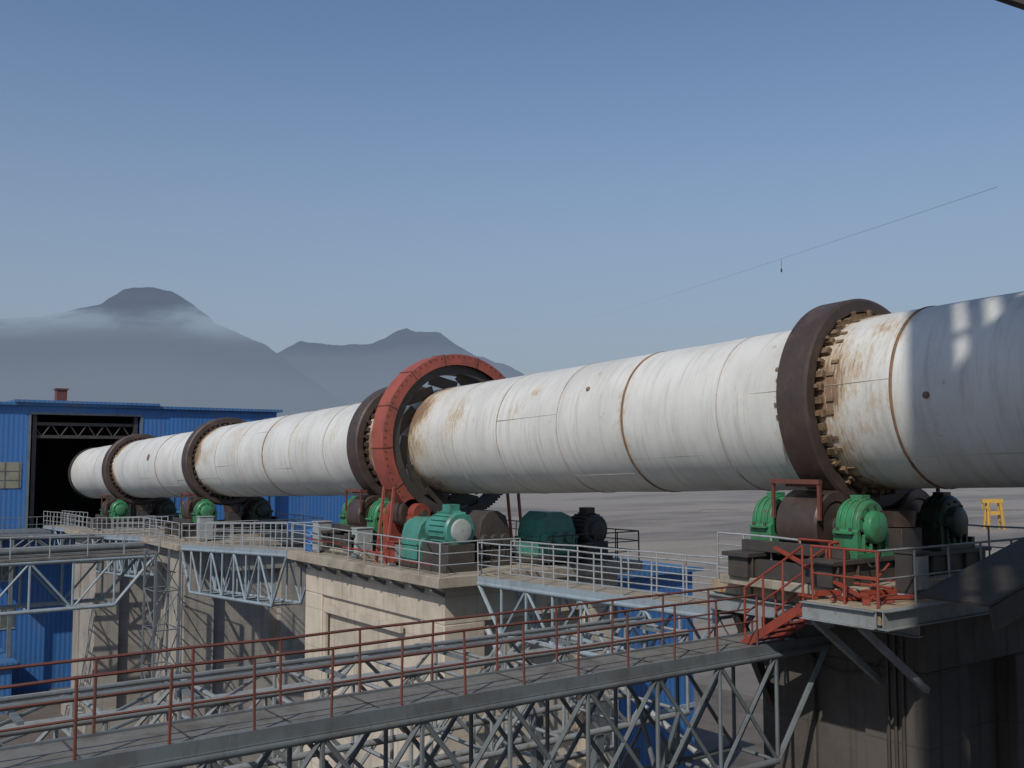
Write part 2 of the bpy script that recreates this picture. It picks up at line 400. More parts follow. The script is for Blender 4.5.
def catwalk(y0,z0,y1,z1,x0,x1,n,matt,h=2.1,slant=True,mr=M_galv):
    e=empty('kiln_catwalk')
    mb=MB(); mb.beam(((x0+x1)/2,y0,z0-.03),((x0+x1)/2,y1,z1-.03),x1-x0-.1,.05); mb.obj('walk_deck',M_slab,e)
    mb=MB()
    for xx in (x0,x1): mb.beam((xx,y0,z0-.1),(xx,y1,z1-.1),.08,.22)
    mb.obj('stringers',matt,e)
    truss('truss',(x0,y0,z0-.22),(x0,y1,z1-.22),(x1-x0,0,0),h,n,matt,.055,'N',slant,e)
    for xx in (x0,x1): railing('railing',[(xx,y0,z0),(xx,y1,z1)],mr,parent=e,sp=1.15,mids=(.35,.68))
catwalk(38.62,D2,51.78,D3,16.9,18.2,9,M_lblue)
catwalk(58.32,D3,69.78,D4,16.9,18.2,8,M_lblue)
catwalk(76.82,D4,84.8,12.7,16.9,18.2,4,M_lblue,h=1.4)
catwalk(26.98,D2-.05,16.75,14.35,18.4,19.7,8,M_lblue,h=1.5)

# ------------------------------------------------------------------ roller stations
def station(T,deck):
    e=empty('roller_station'); z=za(T)
    rz=z-2.76
    gr=MB();gd=MB();rl=MB();fr=MB();dk=MB();pl=MB();rd=MB()
    pl.box(KX-2.9,KX+2.9,T-1.75,T+1.75,deck,deck+.2)
    ft=rz-.62
    for s in (-1,1): 
        fr.box(KX-3.0,KX+3.0,T+s*1.12-.28,T+s*1.12+.28,deck+.202,ft-.10)
        fr.box(KX-3.1,KX+3.1,T+s*1.12-.38,T+s*1.12+.38,ft-.098,ft)
        for k in range(9): fr.box(KX-2.9+k*.7,KX-2.86+k*.7,T+s*1.12-.36,T+s*1.12-.282,deck+.21,ft-.1); 
    for xx in (-2.7,-.6,.6,2.7): fr.box(KX+xx-.1,KX+xx+.1,T-.838,T+.838,deck+.21,ft-.15)
    for s in (-1,1):
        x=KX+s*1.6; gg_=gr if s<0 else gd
        rl.lathe([(-.55,.2),(-.52,.5),(-.55,.55),(-.55,.74),(-.5,.78),(.5,.78),(.55,.74),(.55,.55),(.52,.5),(.55,.2)],o=(x,T,rz),n=56)
        dk.tube((x,T-1.6,rz),(x,T+1.6,rz),.2,16)
        for q in (-1,1):
            yc=T+q*1.14
            gg_.box(x-.66,x+.66,yc-.34,yc+.34,ft+.002,ft+.12)
            gg_.prism([(x-.56,ft+.122),(x+.56,ft+.122),(x+.58,rz-.05),(x+.52,rz),(x-.52,rz),(x-.58,rz-.05)],yc-.30,yc+.30)
            gg_.lathe([(-.30,.02),(-.30,.48),(-.25,.54),(.25,.54),(.30,.48),(.30,.02)],o=(x,yc,rz+.06),n=36)
            for dd in (-.16,.02,.16): gg_.lathe([(dd-.025,.54),(dd-.025,.575),(dd+.025,.575),(dd+.025,.54)],o=(x,yc,rz+.06),n=36,closed=True)
            gg_.lathe([(0,.36),(q*.14,.34),(q*.18,.28),(q*.18,.01)],o=(x,yc+q*.30,rz+.02),n=28)
            gg_.box(x-.68,x+.68,yc-.24,yc+.24,rz-.11,rz-.052)
            gg_.box(x-.16,x+.16,yc-.14,yc+.14,rz+.58,rz+.70)
            for k in range(10):
                a=2*math.pi*k/10+.2; c=Vector((x+math.cos(a)*.43,yc+q*.29,rz+.05+math.sin(a)*.43)); dk.tube(c,c+Vector((0,q*.05,0)),.03,6)
            for xx in (-.62,.62):
                for yy in (-.16,.16): dk.tube((x+xx,yc+yy,rz-.14),(x+xx,yc+yy,rz+.02),.03,6)
            for k in (-.38,-.13,.13,.38): gg_.box(x+k-.02,x+k+.02,yc+q*.27,yc+q*.36,ft+.13,rz-.12)
        for yy in (-.62,.62): rd.beam((x+s*.72,T+yy,rz+.15),(x+s*.72,T+yy,rz+1.0),.07,.07)
        rd.beam((x+s*.72,T-.66,rz+.98),(x+s*.72,T+.66,rz+.98),.12,.10)
        rd.box(x+s*.45-.12,x+s*.45+.12,T-.4,T+.4,rz+.86,rz+.99)
        rd.box(x-.55,x+.55,T-.72,T-.70,rz-.85,rz-.35)
        fr.box(x+s*.86-.07,x+s*.86+.07,T-1.4,T+1.4,ft+.003,ft+.25)
    rl.lathe([(-.25,.05),(-.25,.42),(.1,.46),(.1,.05)],o=(KX,T-.95,z-2.55),ax=(0,0,1),n=32)
    fr.box(KX-.4,KX+.4,T-1.35,T-.88,ft+.004,z-2.83)
    pl.obj('plinth',M_slab,e,.02); fr.obj('base_frame',M_dark,e,.01); rl.obj('support_rollers',M_rub,e,ang=30)
    gr.obj('bearing_housings',M_green,e,.008,ang=35); gd.obj('bearing_housings_shaded',M_greenshade,e,.008,ang=35); dk.obj('shafts_and_bolts',M_dark,e); rd.obj('roller_brackets',M_rail,e)
for T,d in zip(tires,(D1,D2,D3,D4)): station(T,d)

# ------------------------------------------------------------------ drive machinery at pier 2
def motor(x,y,z,r,L,mat,endmat,base,name='drive_motor'):
    e=empty(name); mb=MB()
    mb.lathe([(0,.02),(0,r*.9),(.06,r),(L*.75,r),(L*.78,r*.86),(L,r*.8),(L,.02)],o=(x,y,z),n=40)
    for k in range(22):
        a=2*math.pi*k/22; d=Vector((math.cos(a),0,math.sin(a))); o=Vector((x,y,z))
        mb.beam(o+d*(r+.02)+Vector((0,.12,0)),o+d*(r+.02)+Vector((0,L*.7,0)),.02,.07,up=d)
    mb.box(x-.2,x+.2,y+L*.25,y+L*.55,z+r,z+r+.25)
    mb.obj('motor_body',mat,e,ang=35)
    MB().lathe([(-.12,.02),(-.12,r*.55),(-.10,r*.62),(0,r*.66)],o=(x,y,z),n=32).obj('fan_cowl',endmat,e,ang=35)
    m2=MB(); m2.box(x-r*.9,x+r*.9,y-.05,y+L+.05,base,z-r*.75); m2.box(x-r*1.15,x+r*1.15,y-.15,y+L+.15,base,base+.22)
    m2.obj('motor_pedestal',M_dark,e,.015); return e
def reducer(x,y,z0,w,l,h,mat):
    e=empty('gear_reducer'); mb=MB()
    pr=[(x-w/2,z0+.25),(x+w/2,z0+.25),(x+w/2,z0+h*.62),(x+w*.38,z0+h*.9),(x+w*.12,z0+h),(x-w*.2,z0+h),(x-w*.42,z0+h*.85),(x-w/2,z0+h*.6)]
    mb.prism(pr,y,y+l)
    mb.box(x-w*.56,x+w*.56,y-.06,y+l+.06,z0+h*.45,z0+h*.5)
    for k in (-.32,0,.32):
        mb.lathe([(0,.22),(-.12,.2),(-.12,.02)],o=(x+k*w,y,z0+h*.47),n=20)
    for k in range(6): mb.box(x-w/2-.05+k*(w+.06)/5,x-w/2-.01+k*(w+.06)/5,y-.05,y+l+.05,z0+.24,z0+h*.43)
    for k in range(5): mb.lathe([(-.02,.03),(.05,.03),(.05,.001)],o=(x-w*.54,y+.1+k*l*.2,z0+h*.5),ax=(0,0,1),n=8)
    mb.obj('reducer_casing',mat,e,.015,ang=35)
    MB().box(x-w*.6,x+w*.6,y-.15,y+l+.15,z0,z0+.245).obj('reducer_base',M_dark,e,.01)
motor(18.45,28.1,15.55,.60,1.5,M_teal,M_motor,D2)
reducer(18.6,29.9,D2,1.5,1.1,1.7,M_teal)
reducer(22.4,27.9,D2+.1,1.7,1.2,1.75,M_teal)
motor(24.1,27.7,15.35,.55,1.4,M_dark,M_dark,D2)
reducer(20.4,28.9,D2,1.3,1.0,1.9,M_dark)
e=empty('drive_pinion'); mb=MB()
pc=Vector((KX-2.0,gearY,za(gearY)-2.62))
mb.lathe([(-.42,.05),(-.42,.5),(.42,.5),(.42,.05)],o=pc,n=22); mb.tube(pc-Vector((0,1.3,0)),pc+Vector((0,1.3,0)),.14,12)
mb.obj('pinion',M_rub,e,ang=20)
mb=MB()
for q in (-1,1):
    mb.lathe([(-.2,.02),(-.2,.36),(.2,.36),(.2,.02)],o=pc+Vector((0,q*.85,0)),n=24); mb.box(pc.x-.4,pc.x+.4,gearY+q*.85-.22,gearY+q*.85+.22,D2,pc.z-.1)
mb.obj('pinion_bearings',M_red,e,.01)
def cabinet(x,y,z,w,d,h,mat,name='control_cabinet'):
    e=empty(name); mb=MB(); mb.box(x,x+w,y,y+d,z+.1,z+h); mb.box(x-.03,x+w+.03,y-.04,y+d+.03,z+h,z+h+.04); mb.obj('case',mat,e,.008)
    m=MB(); m.box(x+.04,x+w-.04,y-.02,y-.002,z+.16,z+h-.06); m.box(x+w-.12,x+w-.09,y-.05,y-.021,z+h*.5,z+h*.6)
    for a in (x+.03,x+w-.09): m.box(a,a+.06,y+.02,y+d-.02,z,z+.098)
    m.obj('door_and_feet',M_galv,e)
cabinet(17.6,33.9,D2,.7,.4,1.1,M_motor); cabinet(17.5,30.9,D2,.5,.5,.8,M_red,'lubrication_unit'); cabinet(17.4,36.8,D2,.6,.5,1.2,M_galv)
cabinet(18.2,53.0,D3,.8,.4,1.3,M_galv); cabinet(18.9,11.9,D1,.6,.4,.9,M_dark)
e=empty('lubrication_pipes'); mb=MB()
for k,zz in enumerate((D1+.25,D1+.4)):
    mb.tube((18.35,12.0,zz),(18.35,16.2,zz),.03,6); mb.tube((18.35,12.5+k,zz),(19.0,12.5+k,zz+.4),.025,6)
for k in range(3): mb.tube((17.25,28+k*3.2,D2+.3+.12*k),(17.25,31.1+k*3.2,D2+.3+.12*k),.035,6)
mb.obj('pipes',M_red,e)
e=empty('hoses'); mb=MB()
def sag(p,q,s,r,n=14):
    p=Vector(p);q=Vector(q);pr=None
    for i in range(n+1):
        t=i/n;c=p.lerp(q,t);c.z-=4*s*t*(1-t)
        if pr is not None: mb.tube(pr,c,r,6)
        pr=c
sag((18.3,12.2,D1+1.0),(19.0,13.2,D1+1.2),.5,.02); sag((18.4,13.9,D1+1.0),(19.0,15.5,D1+1.3),.6,.02); sag((17.1,28,D2+1.0),(18.4,28.9,D2+.9),.4,.02)
sag((17.1,31,D2+1.0),(17.05,35,D2+1.0),.35,.018); sag((16.85,53,D3+1),(16.85,57,D3+1),.4,.02); sag((18.5,16.9,14.3),(17.6,14.9,14.2),.5,.02); sag((19.25,12.2,14.4),(19.25,15.6,14.3),1.1,.025)
mb.obj('hose_runs',M_dark,e)
e=empty('oil_drum'); mb=MB(); mb.lathe([(0,.01),(0,.29),(.28,.29),(.30,.305),(.32,.29),(.58,.29),(.6,.305),(.62,.29),(.88,.29),(.88,.27),(.86,.26),(.86,.01)],o=(17.7,37.9,D2),ax=(0,0,1),n=28); mb.obj('drum',M_blue,e)

# ------------------------------------------------------------------ stairs (red)
e=empty('steel_stair'); mb=MB(); nst=6
for i in range(nst):
    t=(i+.5)/nst; yy=13.12+t*1.45; zz=D1-.02-t*(D1-14.05); mb.box(16.98,17.92,yy-.10,yy+.10,zz-.035,zz)
for xx in (16.93,17.97): mb.beam((xx,13.1,D1-.12),(xx,14.7,13.98),.04,.18)
mb.obj('treads_and_stringers',M_red,e)
railing('stair_rail',[(16.93,13.12,D1),(16.93,14.65,14.1)],M_red,parent=e,sp=.7,mids=(.5,),r=.026)
railing('stair_rail_inner',[(17.97,13.3,D1-.1),(17.97,14.65,14.1)],M_red,parent=e,sp=.7,mids=(.5,),r=.026)
e=empty('steel_offcuts'); mb=MB(); mb.beam((17.6,12.2,D1+.1),(17.9,14.6,D1+.9),.12,.05); mb.beam((17.3,11.9,D1+.06),(18.6,12.9,D1+.16),.14,.1)
mb.beam((18.9,12.3,D1+.1),(17.2,13.0,D1+.13),.1,.1); mb.beam((17.4,12.6,D1+.05),(19.0,11.8,D1+.05),.2,.06)
for k in range(14):
    x=random.uniform(17.2,19.2);y=random.uniform(11.7,13.0);a=random.uniform(0,6.28);L=random.uniform(.15,.5)
    mb.beam((x,y,D1+.04),(x+math.cos(a)*L,y+math.sin(a)*L,D1+.06+random.random()*.1),.08,.05)
mb.obj('angles',M_red,e)

# ------------------------------------------------------------------ access walkway (near)
WY0,WY1,WZ=14.25,15.45,14.0
e=empty('access_walkway')
mb=MB(); mb.box(-9,18.0,WY0+.05,WY1-.05,WZ-.06,WZ-.004); mb.obj('walk_deck',M_grate,e)
mb=MB()
for yy in (WY0,WY1):
    mb.box(-9,19.28,yy-.03,yy+.03,WZ-.16,WZ+.03)
    mb.box(-9,19.28,yy-.06,yy+.06,WZ-.18,WZ-.162)
for k in range(19): mb.box(-8.5+k*1.5,-8.42+k*1.5,WY0+.04,WY1-.04,WZ-.15,WZ-.062)
mb.obj('edge_channels',M_grey,e)
mb=MB()
for k in range(18): mb.box(-8.6+k*1.5,-8.58+k*1.5,WY0+.06,WY1-.06,WZ-.003,WZ+.012)
mb.obj('plate_joints',M_dark,e)
truss('walkway_truss',(-9,WY0,WZ-.24),(19.2,WY0,WZ-.24),(0,1.2,0),2.2,16,M_grey,.055,'X',True,e)
railing('front_railing',[(-9,WY0,WZ),(16.85,WY0,WZ)],M_rail,parent=e,sp=1.25,mids=(.5,),r=.024)
railing('back_railing',[(-9,WY1,WZ),(18.1,WY1,WZ)],M_rail,parent=e,sp=1.45,mids=(.5,),r=.024)
e=empty('pipe_gallery')
truss('gallery_truss',(-9,17.4,13.75),(18.0,17.4,13.75),(0,2.2,0),1.9,14,M_gal2,.055,'N',False,e)
mb=MB(); mb.tube((-9,18.2,13.95),(18,18.2,13.95),.06,10); mb.tube((-9,18.9,13.92),(18,18.9,13.92),.04,8)
for k in range(10): mb.box(-8+k*2.8,-7.9+k*2.8,17.5,19.5,13.8,13.86)
mb.obj('pipes',M_grey,e)
truss('lower_gallery_truss',(-9,21.2,12.4),(19,21.2,12.4),(0,2.0,0),2.4,12,M_gal2,.065,'X',False,e)
mb=MB()
for xx in (-2,7.5,14.5):
    for yy in (WY0,WY1): mb.beam((xx,yy,0),(xx,yy,WZ-2.4),.2,.2)
    for zz in range(1,11,3):
        mb.tube((xx,WY0,zz),(xx,WY1,zz+3),.05,6); mb.tube((xx,WY0,zz+3),(xx,WY1,zz),.05,6)
    for yy in (17.4,19.6,23.2): mb.beam((xx+.6,yy,0),(xx+.6,yy,11.8 if yy<20 else 10.0),.22,.22)
mb.obj('trestle_legs',M_grey,e)
e=empty('raking_props'); mb=MB()
mb.tube((18.4,26.5,12.6),(18.4,23.0,9),.1,8); mb.tube((19.7,25.5,12.5),(18.6,27.5,9),.09,8); mb.tube((18.5,22,12.5),(19.5,16.3,9.5),.09,8)
mb.tube((18.4,24.4,12.6),(18.4,27.6,10.2),.09,8)
mb.obj('props',M_galv,e)

# ------------------------------------------------------------------ far gallery at left with stair tower
e=empty('transfer_gallery')
truss('gallery_truss',(-14,54.6,12.75),(16.4,54.6,12.75),(0,2.4,0),2.4,15,M_lblue,.075,'N',True,e)
mb=MB(); mb.box(-14,16.6,54.5,57.1,12.85,12.95); mb.obj('gallery_deck',M_grate,e)
mb=MB(); mb.tube((-14,55.3,13.3),(16,55.3,13.3),.2,12); mb.tube((-14,56.2,13.2),(16,56.2,13.2),.14,12); mb.obj('gallery_pipes',M_grey,e)
railing('gallery_railing',[(-14,54.55,12.95),(16.6,54.55,12.95)],M_galv,parent=e,sp=1.8,mids=(.5,),r=.03)
truss('second_truss',(-14,66,14.0),(16.6,66,13.0),(0,2,0),1.5,16,M_grey,.07,'N',False,e)
e=empty('stair_tower'); mb=MB(); X0,X1,Y0,Y1=15.2,16.4,50.4,52.2
for x in (X0,X1):
    for y in (Y0,Y1): mb.beam((x,y,0),(x,y,13.3),.10,.10)
for k in range(7):
    z0=k*1.9
    for (a,b) in (((X0,Y0),(X1,Y0)),((X1,Y0),(X1,Y1)),((X0,Y1),(X1,Y1)),((X0,Y0),(X0,Y1))):
        mb.tube((*a,z0),(*b,z0),.035,6)
        if k%2: mb.tube((*a,z0),(*b,z0+1.9),.03,6)
        else: mb.tube((*b,z0),(*a,z0+1.9),.03,6)
mb.obj('lattice',M_grey,e)

# ------------------------------------------------------------------ far-left blue kiln-hood building
b=empty('kiln_hood_building'); YF=85.0; ZR=22.0
mb=MB()
mb.box(-12,15.8,YF,YF+.3,0,ZR)
mb.box(24.1,36,YF,YF+.3,0,ZR)
mb.box(15.8,24.1,YF+.002,YF+.298,21.35,ZR-.01)
mb.box(15.8,24.1,YF+.002,YF+.298,0,12.4)
mb.box(35.7,36,YF+.3,112,0,ZR-.01); mb.box(-12,-11.7,YF+.3,112,0,ZR-.01)
mb.box(36.01,45,YF+1,110,0,15.2)
mb.obj('walls',M_blue,b)
mb=MB(); mb.box(-12.4,36.4,YF-.4,112.4,ZR,ZR+.22); mb.box(14.5,25.5,YF-.6,110,ZR+.22,ZR+.42); mb.box(35.9,45.5,YF+.6,110.5,15.2,15.4); mb.obj('roof',M_blueroof,b)
mb=MB(); mb.box(-11.5,35.5,98,98.3,0,ZR-.05); mb.box(15.4,24.5,YF+.3,98,12.0,12.3); mb.box(14,15.6,YF+.31,98,0,ZR-.05); mb.box(24.3,25.5,YF+.31,98,0,ZR-.05); mb.obj('interior',M_black,b)
mb=MB()
for x in (16.1,23.8): mb.beam((x,YF+.4,12.3),(x,YF+.4,21.4),.3,.3)
for z in (20.6,19.6): mb.beam((15.8,YF+.5,z),(24.1,YF+.5,z),.2,.25)
for k in range(6): mb.tube((16+k*1.35,YF+.5,20.6),(16.67+k*1.35,YF+.5,19.6),.05,6); mb.tube((16.67+k*1.35,YF+.5,19.6),(17.35+k*1.35,YF+.5,20.6),.05,6)
mb.obj('portal_frame',M_dark,b)
mb=MB(); mb.box(15.7,24.2,YF-.06,YF-.002,21.32,21.5); mb.box(15.6,15.78,YF-.06,YF-.002,12.4,21.3); mb.box(24.12,24.3,YF-.06,YF-.002,12.4,21.3); mb.box(-12,36,YF-.05,YF-.002,11.7,11.9); mb.obj('trim',M_grey,b)
mb=MB(); mb.box(-11,15.2,YF-.06,YF-.003,15.6,17.6); mb.obj('louvre_band',M_louvre,b)
mb=MB()
for k in range(27): mb.box(-11+k*1.0,-10.93+k*1.0,YF-.1,YF-.062,15.6,17.6)
for z in (16.2,16.9): mb.box(-11,15.2,YF-.09,YF-.063,z,z+.05)
mb.obj('louvre_mullions',M_grey,b)
mb=MB(); mf=MB()
for k in range(8):
    x=-10+k*3.3; mb.box(x,x+2.0,YF-.04,YF-.003,5.0,6.6); mb.box(x,x+2.0,YF-.04,YF-.003,8.6,10.0)
    for z0,z1 in ((5,6.6),(8.6,10)):
        mf.box(x-.06,x+2.06,YF-.07,YF-.042,z0-.06,z0); mf.box(x-.06,x+2.06,YF-.07,YF-.042,z1,z1+.06); mf.box(x+.97,x+1.03,YF-.07,YF-.042,z0,z1)
mb.obj('windows',M_glass,b); mf.obj('window_frames',M_motor,b)
mb=MB(); mb.box(18.2,19.0,88,88.8,ZR+.42,ZR+1.5); mb.box(18.1,19.1,87.9,88.9,ZR+1.5,ZR+1.62); mb.obj('roof_vent',M_rail,b)
mb=MB(); mb.box(-12,14,79,84.9,0,3.4); mb.obj('annex',M_blue,b)
mb=MB(); mb.box(-12.3,14.3,78.6,84.95,3.4,3.55); mb.obj('annex_roof',M_blueroof,b)
e=empty('hood_platform'); mb=MB(); mb.box(10,16.6,80.5,84.9,12.3,12.5); mb.box(18.3,24,80.5,84.9,12.3,12.5)
for x in (10.2,14,23.6): mb.beam((x,80.7,0),(x,80.7,12.3),.25,.25)
mb.obj('deck',M_grey,e); railing('railing',[(10,84.6,12.5),(10,80.6,12.5),(16.7,80.6,12.5)],M_grey,parent=e,sp=1.2,mids=(.5,),r=.03)

# ------------------------------------------------------------------ blue shed beyond kiln
b=empty('blue_shed')
mb=MB(); mb.box(26.5,38,36.3,62,0,12.2); mb.obj('walls',M_blue,b)
mb=MB(); mb.prism([(26.1,12.2),(38.4,12.2),(38.4,12.35),(32.2,13.0),(26.1,12.35)],35.9,62.4); mb.obj('roof',M_blueroof,b)
mb=MB()
for k in range(4): mb.box(27.5+k*2.6,29+k*2.6,36.24,36.297,7.2,8.6); mb.box(27.5+k*2.6,29+k*2.6,36.24,36.297,2.5,4)
mb.obj('windows',M_glass,b)
MB().box(26.45,38.05,36.2,36.296,5.4,5.6).obj('girt_trim',M_lblue,b)

# ------------------------------------------------------------------ sloping canopy at right
e=empty('conveyor_canopy'); mb=MB()
mb.beam((17.6,10.3,15.35),(24.5,9.7,17.2),1.5,.06); mb.beam((17.6,9.55,15.1),(24.5,8.95,16.95),.05,.45); mb.obj('sheet',M_canopy,e)
mb=MB(); 
for t in (.35,.65,.95):
    p=Vector((17.6,10.3,15.3)).lerp(Vector((24.5,9.7,17.15)),t); mb.beam(p,(p.x,p.y,12),.1,.1)
for t in (0.05,.35,.65,.95):
    p=Vector((17.6,10.3,15.3)).lerp(Vector((24.5,9.7,17.15)),t); mb.beam(p-Vector((0,.75,.04)),p+Vector((0,.75,-.04)),.1,.12)
mb.obj('supports',M_dark,e)
e=empty('pier_conduits'); mb=MB()
for k in range(3): mb.tube((19.22,12.4+k*.18,0),(19.22,12.4+k*.18,14.4),.04,6)
mb.beam((18.1,15.9,14.4),(19.3,15.9,12.2),.18,.2)
mb.obj('conduits',M_dark,e)

# ------------------------------------------------------------------ preheater tower (camera stands at its edge)
e=empty('preheater_tower'); mb=MB(); cm=MB()
xs=[-3.0,3.6,10.2,16.6,26.0]; ysr=[-1.4,-8,-15,-22]
for zf in [4.4+6*k for k in range(11)]:
    mb.box(-3.5,26.5,-22.6,-.9,zf-.3,zf)
for x in xs:
    for y in ysr: cm.box(x-.35,x+.35,y-.35,y+.35,0,64.1)
mb.obj('floor_slabs',M_conc2,e); cm.obj('columns',M_conc2,e)
mb=MB(); wl=MB()
for k in range(11):
    zf=4.4+6*k
    for i in range(4): mb.beam((xs[i]+.4,-1.35,zf-.7),(xs[i+1]-.4,-1.35,zf-.7),.3,.7)
    if k<10: 
        mb.tube((xs[1]+.3,-1.4,zf),(xs[2]-.3,-1.4,zf+5.4),.14,8); mb.tube((xs[3]-.3,-1.4,zf),(xs[2]+.3,-1.4,zf+5.4),.14,8)
        if k>=3:   # unseen wall added to shadow the kiln; slots leave bright slits
            wl.box(-3.12,-3.0,-21.6,-4.4,zf+.003,zf+5.697)
            wl.box(-3.12,-3.0,-4.398,-1.76,zf+.003,zf+1.2); wl.box(-3.12,-3.0,-4.398,-1.76,zf+4.9,zf+5.697)
            for j in range(4): wl.box(-3.12,-3.0,-4.05+j*.72,-3.65+j*.72,zf+1.202,zf+4.898)
            wl.box(-3.16,-3.122,-4.4,-1.76,zf+2.9,zf+3.15)
mb.obj('beams_and_bracing',M_grey,e); wl.obj('shadow_slot_wall',M_blueroof,e)
mb=MB()
for (x,y,z) in ((4,-8,46),(12,-12,36),(20,-9,48),(12,-8,54),(21,-14,30)):
    mb.lathe([(0,.7),(5,2.6),(9,2.6),(9.4,1.0),(11,1.0)],o=(x,y,z),ax=(0,0,1),n=32)
mb.obj('cyclones',M_grey,e)
AW=.085
mb=MB(); mb.add([(2.13,2.21,19.77+AW),(6.1,-1.0,17.8+AW),(6.5,-.95,21.5),(2.6,2.4,22),(2.17,2.25,19.79+AW),(6.14,-.96,17.82+AW),(6.54,-.9,21.52),(2.64,2.44,22.02)],
   [(0,1,2,3),(7,6,5,4),(0,4,5,1),(1,5,6,2),(2,6,7,3),(3,7,4,0)]); mb.beam((2.1,2.2,19.76+AW),(6.1,-1,17.78+AW),.03,.04); mb.obj('gallery_awning',M_canopy,e)
for k in (2,3,4,5,6,7,8):
    zf=4.4+6*k; railing('floor_railing',[(7,-.95,zf),(26,-.95,zf)],M_rail,parent=e,sp=1.8)

# ------------------------------------------------------------------ overhead cable
def px(x,y,d):
    u=(x-512)/1000; return Vector((d*(.5906+.807*u),d*(.807-.5906*u),18+(457-y)/1000*d))
e=empty('overhead_cable'); A=px(1006,183,62); B=px(585,318,620); mb=MB(); prev=None
for i in range(41):
    t=i/40; p=A.lerp(B,t); p.z-=4*t*(1-t)*1.0
    if prev is not None: mb.tube(prev,p,.012,5)
    prev=p
mb.obj('cable',M_cable,e)
mb=MB(); p=A.lerp(B,.10); p.z-=.36; mb.tube(p,p-Vector((0,0,1.3)),.025,5); mb.box(p.x-.07,p.x+.07,p.y-.07,p.y+.07,p.z-1.6,p.z-1.2); mb.obj('hanging_clamp',M_dark,e)

# ------------------------------------------------------------------ yellow frame far right
e=empty('gantry_crane'); mb=MB(); cx,cy=246,132
rt=Vector((.807,-.5906,0)); fw=Vector((.5906,.807,0)); C=Vector((cx,cy,0))
for s in (-1,1):
    for q in (-.5,.5): mb.beam(C+rt*1.9*s+fw*q*2.4,C+rt*1.5*s+fw*q+Vector((0,0,6.8)),.5,.5)
    for zz in (2,5): mb.beam(C+rt*1.7*s-fw*1.1+Vector((0,0,zz)),C+rt*1.7*s+fw*1.1+Vector((0,0,zz)),.35,.35)
mb.beam(C-rt*3.0+Vector((0,0,7)),C+rt*2.2+Vector((0,0,7)),.8,1.0); mb.beam(C-rt*1.6+Vector((0,0,4)),C+rt*1.6+Vector((0,0,4)),.6,.9)
mb.beam(C-rt*2.8+Vector((0,0,6.6)),C-rt*2.8+Vector((0,0,5)),.25,.25)
mb.obj('frame',M_yellow,e)

# ------------------------------------------------------------------ ground
def groundmat():
    m,nt,ns,lk,bs=newmat('dry_plain')
    a=noisen(nt,(.006,.02,1),1,8,.65); b_=noisen(nt,(.05,.05,1),1,7,.65); c_=noisen(nt,(1,1,1),.9,6,.7)
    c=mixc(nt,rampn(nt,a,.42,.60),(.27,.24,.205),(.125,.112,.105))
    c=mixc(nt,math2(nt,'MULTIPLY',rampn(nt,b_,.45,.7),.6),c,(.27,.24,.20))
    c=mixc(nt,math2(nt,'MULTIPLY',rampn(nt,c_,.5,.7),.4),c,(.1,.085,.075))
    lk.new(c,bs.inputs['Base Color']); bs.inputs['Roughness'].default_value=.95
    lk.new(bumpn(nt,c_,.6,.1),bs.inputs['Normal'])
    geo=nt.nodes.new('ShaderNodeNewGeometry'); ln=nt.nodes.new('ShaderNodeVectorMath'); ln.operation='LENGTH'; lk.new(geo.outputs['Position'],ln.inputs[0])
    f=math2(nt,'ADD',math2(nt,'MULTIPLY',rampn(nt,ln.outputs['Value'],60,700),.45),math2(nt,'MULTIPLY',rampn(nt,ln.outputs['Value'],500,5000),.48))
    em=nt.nodes.new('ShaderNodeEmission'); em.inputs[0].default_value=(.215,.225,.25,1); em.inputs[1].default_value=1  # distance haze painted onto the plain as emission
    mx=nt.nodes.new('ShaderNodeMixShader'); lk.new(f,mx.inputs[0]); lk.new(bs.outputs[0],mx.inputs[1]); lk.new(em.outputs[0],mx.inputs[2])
    lk.new(mx.outputs[0],ns['Material Output'].inputs['Surface']); return m
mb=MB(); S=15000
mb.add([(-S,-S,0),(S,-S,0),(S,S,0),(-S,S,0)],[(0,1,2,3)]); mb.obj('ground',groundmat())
mb=MB(); mb.add([(-20,-25,.01),(60,-25,.01),(60,115,.01),(-20,115,.01)],[(0,1,2,3)]); mb.obj('yard_pavement',paint('yard_dirt',(.14,.12,.105),(.06,.052,.046),.8,.95,sc=.25))
mb=MB()
for (cx,cy,r,h) in ((6,40,6,2.5),(11,33,4,1.8),(30,30,5,2),(2,62,7,3),(27,70,5,2.2)):
    k=28; vs=[(cx,cy,h)]; fs=[]
    for j in range(1,7):
        for i in range(k):
            th=2*math.pi*i/k; rr=r*j/6*(1+.15*noise.noise(Vector((cx+math.cos(th)*2,cy+math.sin(th)*2,0))))
            vs.append((cx+math.cos(th)*rr,cy+math.sin(th)*rr,max(-.05,h*(1-j/6)**1.1+.25*noise.noise(Vector((rr*math.cos(th),rr*math.sin(th),cx)))*(1-j/6))))
    for i in range(k): fs.append((0,1+i,1+(i+1)%k))
    for j in range(5):
        for i in range(k): fs.append((1+j*k+i,1+(j+1)*k+i,1+(j+1)*k+(i+1)%k,1+j*k+(i+1)%k))
    mb.add(vs,fs)
mb.obj('spoil_heaps',paint('spoil',(.22,.18,.14),(.1,.085,.07),.7,.95))
mb=MB()
